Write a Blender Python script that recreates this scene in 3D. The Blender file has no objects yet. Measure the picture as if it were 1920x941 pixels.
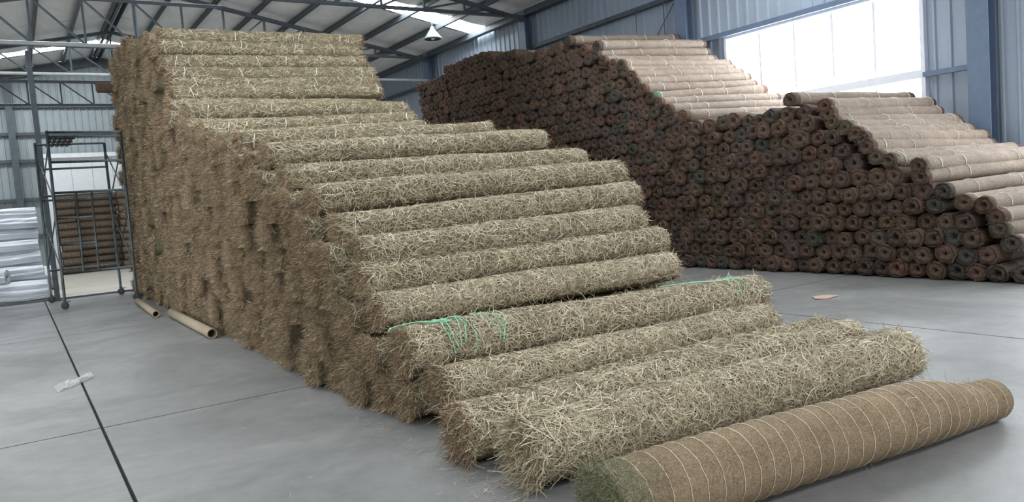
import bpy, math, random
import numpy as np
from mathutils import Matrix, Vector
C = bpy.context.scene.collection
SC = bpy.context.scene
PI = math.pi
rng = np.random.default_rng(7)
random.seed(7)

# ------------------------------------------------------------------ camera
CAM = np.array([0.0, 0.0, 1.5])
RX = np.array([0.834, -0.546, -0.077]); FW = np.array([0.541, 0.838, -0.074])
FW /= np.linalg.norm(FW); RX -= FW * (RX @ FW); RX /= np.linalg.norm(RX); UP = np.cross(RX, FW)
FPX = 1435.5
cd = bpy.data.cameras.new('camera'); cam = bpy.data.objects.new('camera', cd); C.objects.link(cam)
cd.sensor_width = 36.0; cd.lens = FPX / 1920 * 36; cd.clip_start = 0.05; cd.clip_end = 300
m = Matrix.Identity(4)
for i in range(3):
    m[i][0], m[i][1], m[i][2], m[i][3] = RX[i], UP[i], -FW[i], CAM[i]
cam.matrix_world = m
SC.camera = cam

# ------------------------------------------------------------------ sky and exposure
SC.view_settings.view_transform = 'Standard'; SC.view_settings.look = 'None'
SC.view_settings.gamma = 1.0; SC.view_settings.use_curve_mapping = False
SC.view_settings.exposure = 1.45
w = bpy.data.worlds.new('overcast_sky'); SC.world = w; w.use_nodes = True
bg = w.node_tree.nodes['Background']; bg.inputs[0].default_value = (0.96, 0.98, 1.0, 1); bg.inputs[1].default_value = 0.7
WINDOW_GLOW = 7.0
SKYLIGHT_GLOW = 8.0

def ray(x, y):
    return (x - 960) / FPX * RX - (y - 470.5) / FPX * UP + FW
def on(x, y, ax, val):
    d = ray(x, y); return CAM + (val - CAM[ax]) / d[ax] * d

def in_frame(x, y, z):
    d = np.array([x, y, z]) - CAM; return 960 + FPX * (d @ RX) / (d @ FW) < 1920

# ------------------------------------------------------------------ helpers
def mesh(name, V, F, mats, midx=None, smooth=True):
    V = np.asarray(V, np.float32)
    me = bpy.data.meshes.new(name)
    if isinstance(F, np.ndarray):
        n, k = F.shape
        me.vertices.add(len(V)); me.vertices.foreach_set('co', V.ravel())
        me.loops.add(n * k); me.loops.foreach_set('vertex_index', F.astype(np.int32).ravel())
        me.polygons.add(n); me.polygons.foreach_set('loop_start', np.arange(0, n * k, k, dtype=np.int32))
        me.update(calc_edges=True)
    else:
        me.from_pydata(V.tolist(), [], F)
    for q in (mats if isinstance(mats, (list, tuple)) else [mats]):
        me.materials.append(q)
    if midx is not None:
        me.polygons.foreach_set('material_index', np.asarray(midx, np.int32))
    me.polygons.foreach_set('use_smooth', np.full(len(me.polygons), smooth))
    me.update()
    return me

def link(name, me, parent=None, loc=None, **props):
    o = bpy.data.objects.new(name, me); C.objects.link(o)
    if parent is not None: o.parent = parent
    if loc is not None: o.location = loc
    for k, v in props.items():
        if v is not None: o[k] = v
    return o

def thing(name, label, cat, loc=(0, 0, 0), rot=(0, 0, 0), group=None):
    o = link(name, None, None, loc, label=label, category=cat, group=group)
    o.rotation_euler = rot; o.empty_display_size = 0.1
    return o

class MB:
    """collects boxes, bars, tubes and lathes for one mesh"""
    def __init__(s): s.V = []; s.F = []; s.n = 0
    def add(s, V, F):
        s.V.extend([tuple(map(float, v)) for v in V]); s.F.extend([tuple(i + s.n for i in f) for f in F]); s.n += len(V); return s
    def box(s, a, b):
        x0, y0, z0 = a; x1, y1, z1 = b
        return s.add([(x0,y0,z0),(x1,y0,z0),(x1,y1,z0),(x0,y1,z0),(x0,y0,z1),(x1,y0,z1),(x1,y1,z1),(x0,y1,z1)],
              [(0,3,2,1),(4,5,6,7),(0,1,5,4),(1,2,6,5),(2,3,7,6),(3,0,4,7)])
    def bar(s, p, q, wd, ht=None, up=(0, 0, 1)):
        p = Vector(p); q = Vector(q); d = (q - p).normalized(); u = Vector(up)
        if abs(d.dot(u)) > 0.98: u = Vector((1, 0, 0))
        r = d.cross(u).normalized(); u = r.cross(d); ht = ht or wd
        r = r * wd / 2; u = u * ht / 2
        return s.add([p-r-u, p+r-u, p+r+u, p-r+u, q-r-u, q+r-u, q+r+u, q-r+u],
              [(0,1,2,3),(4,7,6,5),(0,4,5,1),(1,5,6,2),(2,6,7,3),(3,7,4,0)])
    def tube(s, pts, r, seg=8, cap=True):
        P = [Vector(p) for p in pts]; n = len(P); V = []; F = []
        d0 = (P[1] - P[0]).normalized(); u = Vector((0, 0, 1)) if abs(d0.z) < 0.9 else Vector((1, 0, 0))
        for i in range(n):
            d = (P[min(i+1, n-1)] - P[max(i-1, 0)]).normalized()
            a = d.cross(u).normalized(); b = a.cross(d).normalized(); u = b
            for k in range(seg):
                t = 2 * PI * k / seg; V.append(P[i] + a * (r * math.cos(t)) + b * (r * math.sin(t)))
        for i in range(n - 1):
            for k in range(seg):
                k2 = (k + 1) % seg; F.append((i*seg+k, i*seg+k2, (i+1)*seg+k2, (i+1)*seg+k))
        if cap: F.append(tuple(range(seg))); F.append(tuple((n-1)*seg + k for k in range(seg - 1, -1, -1)))
        return s.add(V, F)
    def lathe(s, prof, seg=20, c=(0, 0, 0)):
        V = []; F = []; n = len(prof)
        for r, z in prof:
            for k in range(seg): t = 2*PI*k/seg; V.append((c[0]+r*math.cos(t), c[1]+r*math.sin(t), c[2]+z))
        for i in range(n-1):
            for k in range(seg): k2=(k+1)%seg; F.append((i*seg+k, i*seg+k2, (i+1)*seg+k2, (i+1)*seg+k))
        return s.add(V, F)
    def me(s, name, mat, smooth=False): return mesh(name, s.V, s.F, mat, None, smooth)
    def obj(s, name, mat, parent=None, smooth=False, **pr): return link(name, s.me(name, mat, smooth), parent, **pr)

# ------------------------------------------------------------------ materials
def mat(name, rough=0.8, metal=0.0, spec=0.3):
    mt = bpy.data.materials.new(name); mt.use_nodes = True
    nt = mt.node_tree; b = nt.nodes['Principled BSDF']
    b.inputs['Roughness'].default_value = rough; b.inputs['Metallic'].default_value = metal
    b.inputs['Specular IOR Level'].default_value = spec
    return mt, nt, b
def N(nt, t, **kw):
    n = nt.nodes.new(t)
    for k, v in kw.items():
        if k in n.inputs: n.inputs[k].default_value = v
        else: setattr(n, k, v)
    return n
def ramp(nt, src, stops):
    r = nt.nodes.new('ShaderNodeValToRGB'); cr = r.color_ramp
    cr.elements[0].position, cr.elements[0].color = stops[0][0], (*stops[0][1], 1)
    cr.elements[1].position, cr.elements[1].color = stops[-1][0], (*stops[-1][1], 1)
    for p, c in stops[1:-1]:
        e = cr.elements.new(p); e.color = (*c, 1)
    nt.links.new(src, r.inputs[0]); return r.outputs[0]
def noise(nt, scale, detail=4, vec=None, rough=0.6, dist=0.0):
    n = N(nt, 'ShaderNodeTexNoise'); n.inputs['Scale'].default_value = scale; n.inputs['Detail'].default_value = detail
    n.inputs['Roughness'].default_value = rough; n.inputs['Distortion'].default_value = dist
    if vec is not None: nt.links.new(vec, n.inputs['Vector'])
    return n.outputs['Fac']
def mapped(nt, scale=(1, 1, 1), coord='Object'):
    t = N(nt, 'ShaderNodeTexCoord'); mp = N(nt, 'ShaderNodeMapping'); mp.inputs['Scale'].default_value = scale
    nt.links.new(t.outputs[coord], mp.inputs['Vector']); return mp.outputs[0]
def bump(nt, b, h, strength=0.3, dist=0.01):
    n = N(nt, 'ShaderNodeBump'); n.inputs['Strength'].default_value = strength; n.inputs['Distance'].default_value = dist
    nt.links.new(h, n.inputs['Height']); nt.links.new(n.outputs[0], b.inputs['Normal'])
def mix(nt, fac, a, b_, mode='MIX'):
    n = nt.nodes.new('ShaderNodeMix'); n.data_type = 'RGBA'; n.blend_type = mode
    for s, v in ((0, fac), (6, a), (7, b_)):
        if hasattr(v, 'is_output'): nt.links.new(v, n.inputs[s])
        else: n.inputs[s].default_value = v if s == 0 else (*v, 1)
    return n.outputs[2]
def rand_id(nt):
    """one random number per object and per loose piece"""
    g = N(nt, 'ShaderNodeNewGeometry'); o = N(nt, 'ShaderNodeObjectInfo')
    a = N(nt, 'ShaderNodeMath', operation='ADD'); nt.links.new(g.outputs['Random Per Island'], a.inputs[0]); nt.links.new(o.outputs['Random'], a.inputs[1])
    f = N(nt, 'ShaderNodeMath', operation='FRACT'); nt.links.new(a.outputs[0], f.inputs[0]); return f.outputs[0]
def plain(name, col, rough=0.6, metal=0.0, spec=0.3, var=0.12, scale=6.0, bumpy=0.0):
    mt, nt, b = mat(name, rough, metal, spec)
    n = noise(nt, scale, 4, mapped(nt))
    c = ramp(nt, n, [(0.3, tuple(v * (1 - var) for v in col)), (0.7, tuple(min(1, v * (1 + var)) for v in col))])
    nt.links.new(c, b.inputs['Base Color'])
    if bumpy: bump(nt, b, n, bumpy, 0.01)
    return mt

def straw_body(name, dark, mid, light):
    mt, nt, b = mat(name, 0.85, 0, 0.15)
    v = mapped(nt); warp = noise(nt, 18, 2, v)
    n1 = noise(nt, 95, 3, v, 0.7, 2.5); n2 = noise(nt, 7, 3, v)
    c = ramp(nt, n1, [(0.33, dark), (0.5, mid), (0.68, light)])
    c2 = ramp(nt, n2, [(0.3, (0.78, 0.78, 0.74)), (0.7, (1.1, 1.08, 1.05))])
    nt.links.new(mix(nt, 1.0, c, c2, 'MULTIPLY'), b.inputs['Base Color'])
    bump(nt, b, n1, 0.9, 0.012); return mt
def strand_mat(name, stops):
    mt, nt, b = mat(name, 0.65, 0, 0.25)
    g = N(nt, 'ShaderNodeNewGeometry')
    nt.links.new(ramp(nt, g.outputs['Random Per Island'], stops), b.inputs['Base Color']); return mt

M = {}
M['straw_body'] = straw_body('straw_mat', (0.05, 0.039, 0.023), (0.17, 0.14, 0.088), (0.32, 0.275, 0.185))
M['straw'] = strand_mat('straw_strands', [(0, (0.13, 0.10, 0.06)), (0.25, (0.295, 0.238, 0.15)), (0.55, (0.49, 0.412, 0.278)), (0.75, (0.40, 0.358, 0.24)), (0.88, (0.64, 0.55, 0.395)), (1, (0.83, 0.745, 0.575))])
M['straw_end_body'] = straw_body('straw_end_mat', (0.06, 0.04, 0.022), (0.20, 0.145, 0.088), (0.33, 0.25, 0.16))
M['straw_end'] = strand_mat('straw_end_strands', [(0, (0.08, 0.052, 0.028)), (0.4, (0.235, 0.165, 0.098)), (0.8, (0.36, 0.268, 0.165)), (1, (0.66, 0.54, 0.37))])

def coir_side(name, dark, mid, light, sc=140.0):
    mt, nt, b = mat(name, 0.9, 0, 0.1)
    v = mapped(nt); n1 = noise(nt, sc, 4, v, 0.75, 1.0); n2 = noise(nt, 5, 3, v)
    c = ramp(nt, n1, [(0.32, dark), (0.5, mid), (0.7, light)])
    c2 = ramp(nt, n2, [(0.3, (0.85, 0.83, 0.82)), (0.7, (1.1, 1.1, 1.1))])
    r = rand_id(nt)
    c3 = ramp(nt, r, [(0, (0.92, 0.90, 0.88)), (0.5, (1, 1, 1)), (1, (1.06, 1.03, 1.0))])
    nt.links.new(mix(nt, 1.0, mix(nt, 1.0, c, c2, 'MULTIPLY'), c3, 'MULTIPLY'), b.inputs['Base Color'])
    bump(nt, b, n1, 0.7, 0.008); return mt
M['coir'] = coir_side('coir_mat', (0.10, 0.072, 0.043), (0.26, 0.196, 0.126), (0.40, 0.312, 0.21))
M['coir_pile'] = coir_side('coir_mat_pale', (0.12, 0.094, 0.075), (0.215, 0.176, 0.142), (0.30, 0.25, 0.207), 60.0)
M['bale'] = coir_side('bale_mat', (0.075, 0.060, 0.046), (0.165, 0.133, 0.104), (0.26, 0.212, 0.168), 30.0)
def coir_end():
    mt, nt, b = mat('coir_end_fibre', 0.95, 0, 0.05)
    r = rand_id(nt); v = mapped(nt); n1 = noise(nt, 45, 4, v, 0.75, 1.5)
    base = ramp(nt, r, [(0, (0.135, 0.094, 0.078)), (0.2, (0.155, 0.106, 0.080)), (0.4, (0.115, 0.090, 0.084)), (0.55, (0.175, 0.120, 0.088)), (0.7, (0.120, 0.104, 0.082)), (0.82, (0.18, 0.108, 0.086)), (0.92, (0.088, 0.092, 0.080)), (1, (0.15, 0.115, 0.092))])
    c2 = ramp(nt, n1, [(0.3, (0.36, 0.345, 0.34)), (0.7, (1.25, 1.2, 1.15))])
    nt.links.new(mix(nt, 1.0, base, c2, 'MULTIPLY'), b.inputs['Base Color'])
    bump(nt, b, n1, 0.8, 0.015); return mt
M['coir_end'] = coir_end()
M['coir_fuzz'] = strand_mat('coir_fuzz', [(0, (0.09, 0.064, 0.05)), (0.6, (0.19, 0.135, 0.10)), (1, (0.32, 0.24, 0.185))])
M['green_fibre'] = strand_mat('green_fibre', [(0, (0.07, 0.085, 0.04)), (0.35, (0.14, 0.155, 0.08)), (0.7, (0.22, 0.20, 0.125)), (1, (0.36, 0.33, 0.22))])
M['green_net'] = plain('green_net', (0.03, 0.22, 0.10), 0.6)
M['green_end'] = coir_side('green_coir_end', (0.06, 0.056, 0.032), (0.13, 0.12, 0.07), (0.21, 0.19, 0.12))
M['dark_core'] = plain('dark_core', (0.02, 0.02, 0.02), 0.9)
M['twine'] = plain('white_twine', (0.62, 0.56, 0.43), 0.6)
M['white_tie'] = plain('white_tie', (0.72, 0.69, 0.60), 0.5)
M['green_twine'] = plain('green_twine', (0.22, 0.62, 0.38), 0.4, spec=0.5)
M['cardboard'] = plain('cardboard_tube', (0.30, 0.245, 0.165), 0.8, scale=14)
M['scaffold'] = plain('scaffold_steel', (0.085, 0.10, 0.10), 0.45, 0.5, var=0.35, scale=9)
M['rubber'] = plain('caster_rubber', (0.05, 0.055, 0.055), 0.7)
M['deck'] = plain('deck_steel', (0.05, 0.055, 0.055), 0.6, 0.3)
M['steel'] = plain('painted_steel', (0.075, 0.092, 0.105), 0.5, 0.0, 0.4, var=0.2)
M['steel_col'] = plain('column_paint_glow', (0.125, 0.17, 0.245), 0.5, 0.0, 0.4, var=0.1)  # column paint with the window's bluish glow mixed into the colour
M['galv'] = plain('galvanised_pipe', (0.42, 0.45, 0.46), 0.45, 0.3)
M['gable'] = plain('gable_sheet', (0.30, 0.345, 0.36), 0.55, 0, 0.4, var=0.06, scale=1.2)
M['wall'] = plain('wall_sheet', (0.32, 0.375, 0.445), 0.45, 0, 0.5, var=0.06, scale=1.2)  # bluish window glow mixed into the sheet colour
M['white_paint'] = plain('white_paint', (0.74, 0.77, 0.79), 0.5, var=0.04)
M['frame'] = plain('window_frame', (0.70, 0.72, 0.78), 0.45, var=0.03)
def film():
    mt, nt, b = mat('white_film', 0.35, 0, 0.5); v = mapped(nt, (0.7, 7, 7)); n = noise(nt, 2.2, 4, v, 0.6, 1.2)
    nt.links.new(ramp(nt, n, [(0.3, (0.50, 0.53, 0.58)), (0.7, (0.66, 0.69, 0.74))]), b.inputs['Base Color']); bump(nt, b, n, 0.8, 0.05); return mt
M['white_film'] = film()
M['lamp'] = plain('lamp_shade', (0.13, 0.16, 0.155), 0.5, 0.2)
M['scrap'] = plain('scrap_card', (0.42, 0.30, 0.23), 0.8)
def plastic():
    mt, nt, b = mat('clear_plastic', 0.25, 0, 0.5)
    b.inputs['Base Color'].default_value = (0.62, 0.64, 0.64, 1); b.inputs['Alpha'].default_value = 0.4; return mt
M['plastic'] = plastic()
def foil():
    mt, nt, b = mat('foil_insulation', 0.5, 0.0, 0.5)
    v = mapped(nt, (1, 0.35, 1), 'Object'); n = noise(nt, 3.2, 5, v, 0.55, 0.6)
    nt.links.new(ramp(nt, n, [(0.3, (0.76, 0.78, 0.79)), (0.7, (0.90, 0.91, 0.92))]), b.inputs['Base Color'])
    bump(nt, b, n, 0.5, 0.06); return mt
M['foil'] = foil()
def concrete(name, lo, mid, hi, rough=(0.34, 0.52)):
    mt, nt, b = mat(name, 0.5, 0, 0.5)
    g = N(nt, 'ShaderNodeNewGeometry'); v = g.outputs['Position']
    n1 = noise(nt, 0.55, 6, v, 0.6, 0.8); n2 = noise(nt, 6, 5, v, 0.65); n3 = noise(nt, 90, 3, v)
    c = ramp(nt, n1, [(0.32, lo), (0.5, mid), (0.68, hi)])
    c2 = ramp(nt, n2, [(0.3, (0.86, 0.86, 0.86)), (0.7, (1.08, 1.08, 1.08))])
    c3 = ramp(nt, n3, [(0.3, (0.93, 0.93, 0.93)), (0.7, (1.05, 1.05, 1.05))])
    nt.links.new(mix(nt, 1.0, mix(nt, 1.0, c, c2, 'MULTIPLY'), c3, 'MULTIPLY'), b.inputs['Base Color'])
    rr = N(nt, 'ShaderNodeMapRange'); nt.links.new(n1, rr.inputs[0]); rr.inputs[1].default_value = 0.3; rr.inputs[2].default_value = 0.7
    rr.inputs[3].default_value = rough[1]; rr.inputs[4].default_value = rough[0]; nt.links.new(rr.outputs[0], b.inputs['Roughness'])
    bump(nt, b, n2, 0.12, 0.004); return mt
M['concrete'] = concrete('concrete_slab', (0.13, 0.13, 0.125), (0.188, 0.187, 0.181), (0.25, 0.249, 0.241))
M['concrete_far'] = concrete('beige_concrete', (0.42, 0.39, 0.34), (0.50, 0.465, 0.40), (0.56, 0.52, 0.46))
M['joint'] = plain('joint_filler', (0.05, 0.05, 0.05), 0.9)
def glow(name, col, s):
    mt = bpy.data.materials.new(name); mt.use_nodes = True; nt = mt.node_tree
    e = nt.nodes.new('ShaderNodeEmission'); e.inputs[0].default_value = (*col, 1); e.inputs[1].default_value = s
    nt.links.new(e.outputs[0], nt.nodes['Material Output'].inputs[0]); return mt
M['pane'] = glow('daylit_pane', (0.88, 0.94, 1.0), WINDOW_GLOW)
M['skylight'] = glow('daylit_skylight', (0.92, 0.97, 1.0), SKYLIGHT_GLOW)

# ================================================================== THE SETTING
XL, XR, Y0, Y1, XRIDGE, ZR, ZE = -5.9, 12.9, -7.0, 36.0, 3.5, 8.45, 6.6
def roof_z(x): return ZR - 0.2 * abs(x - XRIDGE)

# floor: base with single slabs, joints recessed between them
fl = MB().box((XL - 0.3, -40, -0.30), (XR + 0.3, Y1, -0.04)).obj('floor', M['joint'], kind='structure')
xs = [XL - 0.3, 0.4, 6.8, XR + 0.3]; ys = [-40, -5.57, 0.43, 6.43, 12.43, 18.95]
G = 0.011
for i in range(3):
    for j in range(5):
        MB().box((xs[i] + G, ys[j] + G, -0.04), (xs[i+1] - G, ys[j+1] - G, 0.0)).obj('floor_slab', M['concrete'], fl)
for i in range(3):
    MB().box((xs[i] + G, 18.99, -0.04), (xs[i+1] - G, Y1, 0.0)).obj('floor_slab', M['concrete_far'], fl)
MB().box((XL, 18.93, -0.02), (12.6, 19.03, 0.035)).obj('trim_1', M['steel'], None, kind='structure')

# corrugated sheets
def sheet_mesh(name, w_, h, m_, ribs=4, d=0.035):
    xsv = [0.0]; z = [0.0]; pit = w_ / ribs
    for k in range(ribs):
        a = k * pit + pit * 0.62
        xsv += [a, a + 0.02, a + pit * 0.30 - 0.02, a + pit * 0.30]; z += [0, d, d, 0]
    xsv.append(w_); z.append(0)
    V = [(x, -q, 0) for x, q in zip(xsv, z)] + [(x, -q, h) for x, q in zip(xsv, z)]
    n = len(xsv); F = [(i, i + 1, n + i + 1, n + i) for i in range(n - 1)]
    return mesh(name, V, F, m_, None, False)
wr = MB().box((XR + 0.06, Y0, -0.05), (XR + 0.12, Y1 + 0.1, 1.6)).obj('wall_right', M['wall'], None, kind='structure')
WY0, WY1, WZ0, WZ1 = 7.0, 11.05, 1.6, 4.36
WINS = [(7.0, 11.05), (0.95, 5.0)]
MB().box((XR + 0.06, Y0, WZ1), (XR + 0.12, Y1 + 0.1, ZE + 0.3)).obj('wall_skin', M['wall'], wr)
for q0, q1 in ((Y0, WINS[1][0]), (WINS[1][1], WINS[0][0]), (WINS[0][1], Y1 + 0.1)):
    MB().box((XR + 0.06, q0, 1.6), (XR + 0.12, q1, WZ1)).obj('wall_skin', M['wall'], wr)
cache = {}
def sheet(y0, w_, z0, h, parent, x, rz, m_):
    k = (round(w_, 3), round(h, 3), m_.name)
    if k not in cache: cache[k] = sheet_mesh('wall_sheet', w_, h, m_, max(1, round(w_ / 0.25)))
    o = link('wall_sheet', cache[k], parent, (x, y0, z0) if rz else (y0, x, z0)); o.rotation_euler = (0, 0, rz); return o
y = Y0
while y < Y1 - 0.1:      # sheets run along Y: local x -> -Y, ribs (local -y) must face -X
    if all(y + 1 <= q0 + 0.06 or y >= q1 - 0.06 for q0, q1 in WINS): sheet(y + 1.0, 1.0, 0.0, ZE, wr, XR + 0.05, -PI / 2, M['wall'])
    else: sheet(y + 1.0, 1.0, WZ1 + 0.04, ZE - WZ1 - 0.04, wr, XR + 0.05, -PI / 2, M['wall'])
    y += 1.0
for yc in (-6.0, 0.0, 5.98, 12.05, 18.1, 24.1, 30.1):      # I-section columns standing inside the wall
    mb = MB()
    mb.box((12.58, yc - 0.16, 0), (12.60, yc + 0.16, ZE)); mb.box((12.60, yc - 0.008, 0), (12.88, yc + 0.008, ZE)); mb.box((12.80, yc - 0.16, 0), (12.83, yc + 0.16, ZE))
    mb.obj('wall_column', M['steel_col'], wr)
ycol = [-6.0, 0.0, 5.98, 12.05, 18.1, 24.1, 30.1, 36.0]
for a, b in zip(ycol[:-1], ycol[1:]):
    for z in (1.3, 2.93, 4.46, 5.58):
        if -1 < a < 1 and z < 4.5: continue
        if a > 5 and a < 6 and z < 4.4:
            if z > 2:
                MB().box((12.74, a + 0.17, z - 0.04), (12.85, WY0 - 0.08, z + 0.04)).obj('wall_girt', M['steel_col'], wr)
                MB().box((12.74, WY1 + 0.05, z - 0.04), (12.85, b - 0.17, z + 0.04)).obj('wall_girt', M['steel_col'], wr)
            continue
        if z == 5.58 and a < 12: continue
        if z == 4.46 and a > 12: continue
        MB().box((12.74, a + 0.17, z - 0.05), (12.85, b - 0.17, z + 0.05)).obj('wall_girt', M['steel_col'] if a < 12 else M['steel'], wr)
    MB().box((12.66, a, ZE - 0.12), (12.86, b, ZE + 0.02)).obj('eave_beam', M['steel'], wr)
for p, q in (((12.70, 13.55, 2.9), (12.70, 13.55, 5.6)), ((12.70, 12.65, 2.9), (12.70, 12.65, 5.6)), ((12.70, 12.2, 5.55), (12.70, 13.5, 4.2))):
    MB().tube([p, q], 0.011, 6).obj('brace_rod', M['steel'], wr)

# window 1: five tall panes above a transom, shorter panes under it
def wall_window(name, q0, q1):
    win = MB()
    for a, b in (((12.84, q0 - 0.07, WZ0), (12.98, q0, WZ1 + 0.06)), ((12.84, q1, WZ0), (12.98, q1 + 0.06, WZ1 + 0.06)),
                 ((12.84, q0, WZ1), (12.98, q1, WZ1 + 0.06)), ((12.84, q0, WZ0 - 0.05), (12.98, q1, WZ0 + 0.03))): win.box(a, b)
    w1 = win.obj(name, M['frame'], None, kind='structure')
    MB().box((12.84, q0, 2.89), (12.97, q1, 3.03)).obj('window_transom', M['frame'], w1)
    ws = [q0 + (q1 - q0) * k / 5 for k in range(6)]
    for q in ws[1:-1]: MB().box((12.88, q - 0.024, WZ0), (12.95, q + 0.024, WZ1)).obj('window_mullion', M['frame'], w1)
    for a, b in zip(ws[:-1], ws[1:]):
        MB().box((12.93, a + 0.015, 3.03), (12.94, b - 0.015, WZ1)).obj('window_pane', M['pane'], w1)
        MB().box((12.93, a + 0.015, WZ0 + 0.03), (12.94, b - 0.015, 2.89)).obj('window_pane', M['pane'], w1)
wall_window('window_1', *WINS[0]); wall_window('window_3', *WINS[1])
wys = [WY0 + (WY1 - WY0) * k / 5 for k in range(6)]

# far gable wall
wf = mesh('wall_far', [(XL, Y1, 0), (XR + .1, Y1, 0), (XR + .1, Y1, ZE), (XRIDGE, Y1, ZR), (XL, Y1, roof_z(XL))] + [(XL, Y1+.1, 0), (XR + .1, Y1+.1, 0), (XR + .1, Y1+.1, ZE), (XRIDGE, Y1+.1, ZR), (XL, Y1+.1, roof_z(XL))],
          [(0, 1, 2, 3, 4), (9, 8, 7, 6, 5), (0, 5, 6, 1), (1, 6, 7, 2), (2, 7, 8, 3), (3, 8, 9, 4), (4, 9, 5, 0)], M['gable'], None, False)
wf = link('wall_far', wf, kind='structure')
x = XL + 0.0
while x < XR - 0.3:
    h = min(roof_z(x), roof_z(x + 1.0)); h = h - 0.02
    sheet(x, min(1.0, XR - x), 0.0, round(h, 2), wf, Y1 - 0.01, 0, M['gable']); x += 1.0
for z in (1.3, 2.75, 4.27, 5.33, 6.42): MB().box((XL, Y1 - 0.16, z - 0.06), (XR, Y1 - 0.06, z + 0.06)).obj('wall_girt', M['steel'], wf)
for xx in (-4.3, 0.35, 5.0, 9.0):
    MB().box((xx - 0.12, Y1 - 0.36, 0), (xx + 0.12, Y1 - 0.16, roof_z(xx) - 0.3)).obj('gable_post', M['steel'], wf)
for sx in (-1, 1):
    xe = XL if sx < 0 else XR
    MB().bar((xe, Y1 - 0.2, roof_z(xe) - 0.25), (XRIDGE, Y1 - 0.2, ZR - 0.25), 0.12, 0.28).obj('gable_rafter', M['steel'], wf)
d1 = MB().box((1.25, Y1 - 0.40, 0), (1.45, Y1 - 0.28, 4.5)).box((5.2, Y1 - 0.40, 0), (5.4, Y1 - 0.28, 4.5)).box((1.25, Y1 - 0.44, 4.33), (5.4, Y1 - 0.26, 4.5)).obj('door_1', M['white_paint'], None, kind='structure')
for k in range(5):
    MB().box((1.47 + k * 0.745, Y1 - 0.35, 0.02), (1.47 + k * 0.745 + 0.735, Y1 - 0.31, 4.33)).obj('door_panel', M['white_paint'], d1)
# left wall (outside the frame, it closes the hall) with a window added to light the straw's left face
wl = MB().box((XL - 0.12, Y0, -0.05), (XL - 0.02, Y1, WZ0)).obj('wall_left', M['wall'], None, kind='structure')
for a, b in (((XL - 0.12, Y0, WZ0), (XL - 0.02, WY0, roof_z(XL) + .2)), ((XL - 0.12, WY1, WZ0), (XL - 0.02, Y1, roof_z(XL) + .2)), ((XL - 0.12, WY0, WZ1), (XL - 0.02, WY1, roof_z(XL) + .2))):
    MB().box(a, b).obj('wall_skin', M['wall'], wl)
w2 = MB().box((XL - 0.14, WY0, WZ1 - 0.06), (XL, WY1, WZ1)).box((XL - 0.14, WY0, WZ0), (XL, WY1, WZ0 + 0.06)).box((XL - 0.14, WY0, WZ0), (XL, WY0 + 0.06, WZ1)).box((XL - 0.14, WY1 - 0.06, WZ0), (XL, WY1, WZ1)).obj('added_window_2', M['frame'], None, kind='structure')
for a, b in zip(wys[:-1], wys[1:]):
    MB().box((XL - 0.09, a + 0.03, WZ0 + 0.06), (XL - 0.08, b - 0.03, WZ1 - 0.06)).obj('window_pane', M['pane'], w2)

# ceiling: foil panels between purlins, skylight strips, purlins
ce = MB()
ce.add([(XL - .1, Y0, roof_z(XL) + .25), (XRIDGE, Y0, ZR + .25), (XRIDGE, Y1 + .1, ZR + .25), (XL - .1, Y1 + .1, roof_z(XL) + .25)], [(0, 1, 2, 3)])
ce.add([(XRIDGE, Y0, ZR + .25), (XR + .2, Y0, roof_z(XR) + .22), (XR + .2, Y1 + .1, roof_z(XR) + .22), (XRIDGE, Y1 + .1, ZR + .25)], [(0, 1, 2, 3)])
ce = ce.obj('ceiling', M['steel'], None, kind='structure')
PX = [XL] + [XRIDGE - 1.15 * k for k in range(8, 0, -1)] + [XRIDGE] + [XRIDGE + 1.14 * k for k in range(1, 8)] + [12.62, XR + 0.05]
PX = sorted(set(round(v, 3) for v in PX))
strips = [(-4.0, -3.0), (8.3, 9.3), (20.12, 21.08), (32.55, 33.5)]
ycuts = [Y0] + [v for s in strips for v in s] + [Y1]
segs = []
for a, b in zip(ycuts[:-1], ycuts[1:]):
    sky = (a, b) in strips
    n = 1 if sky else max(1, round((b - a) / 3.6))
    for k in range(n): segs.append((a + (b - a) * k / n, a + (b - a) * (k + 1) / n, sky))
for x0, x1 in zip(PX[:-1], PX[1:]):
    if x1 - x0 < 0.05: continue
    for a, b, sky in segs:
        sky = sky and not (a > 32 and x0 > XRIDGE + 0.5)
        nx, ny = (1, 1) if sky else (4, 6)
        V = []
        for j in range(ny + 1):
            for i in range(nx + 1):
                u, v = i / nx, j / ny; xx = x0 + (x1 - x0) * u; yy = a + (b - a) * v
                sag = 0 if sky else 0.035 * math.sin(PI * u) + (rng.uniform(0, 0.02) if 0 < i < nx else 0)
                V.append((xx, yy, roof_z(xx) + 0.02 - sag))
        F = [(j*(nx+1)+i, j*(nx+1)+i+1, (j+1)*(nx+1)+i+1, (j+1)*(nx+1)+i) for j in range(ny) for i in range(nx)]
        link('skylight_panel' if sky else 'roof_panel', mesh('roof_panel', V, F, M['skylight'] if sky else M['foil'], None, True), ce)
for xx in PX[1:-1]:
    zz = roof_z(xx) - 0.02
    mb = MB(); mb.box((xx - 0.012, Y0, zz - 0.16), (xx + 0.012, Y1 - 0.05, zz)); mb.box((xx - 0.075, Y0, zz - 0.172), (xx + 0.012, Y1 - 0.05, zz - 0.15)); mb.box((xx - 0.012, Y0, zz - 0.01), (xx + 0.075, Y1 - 0.05, zz + 0.01))
    if xx == round(XRIDGE, 3): mb.box((xx + 0.14, Y0, zz - 0.23), (xx + 0.165, Y1 - 0.05, zz)); mb.box((xx - 0.165, Y0, zz - 0.23), (xx - 0.14, Y1 - 0.05, zz))
    mb.obj('roof_purlin', M['steel'], ce)

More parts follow.
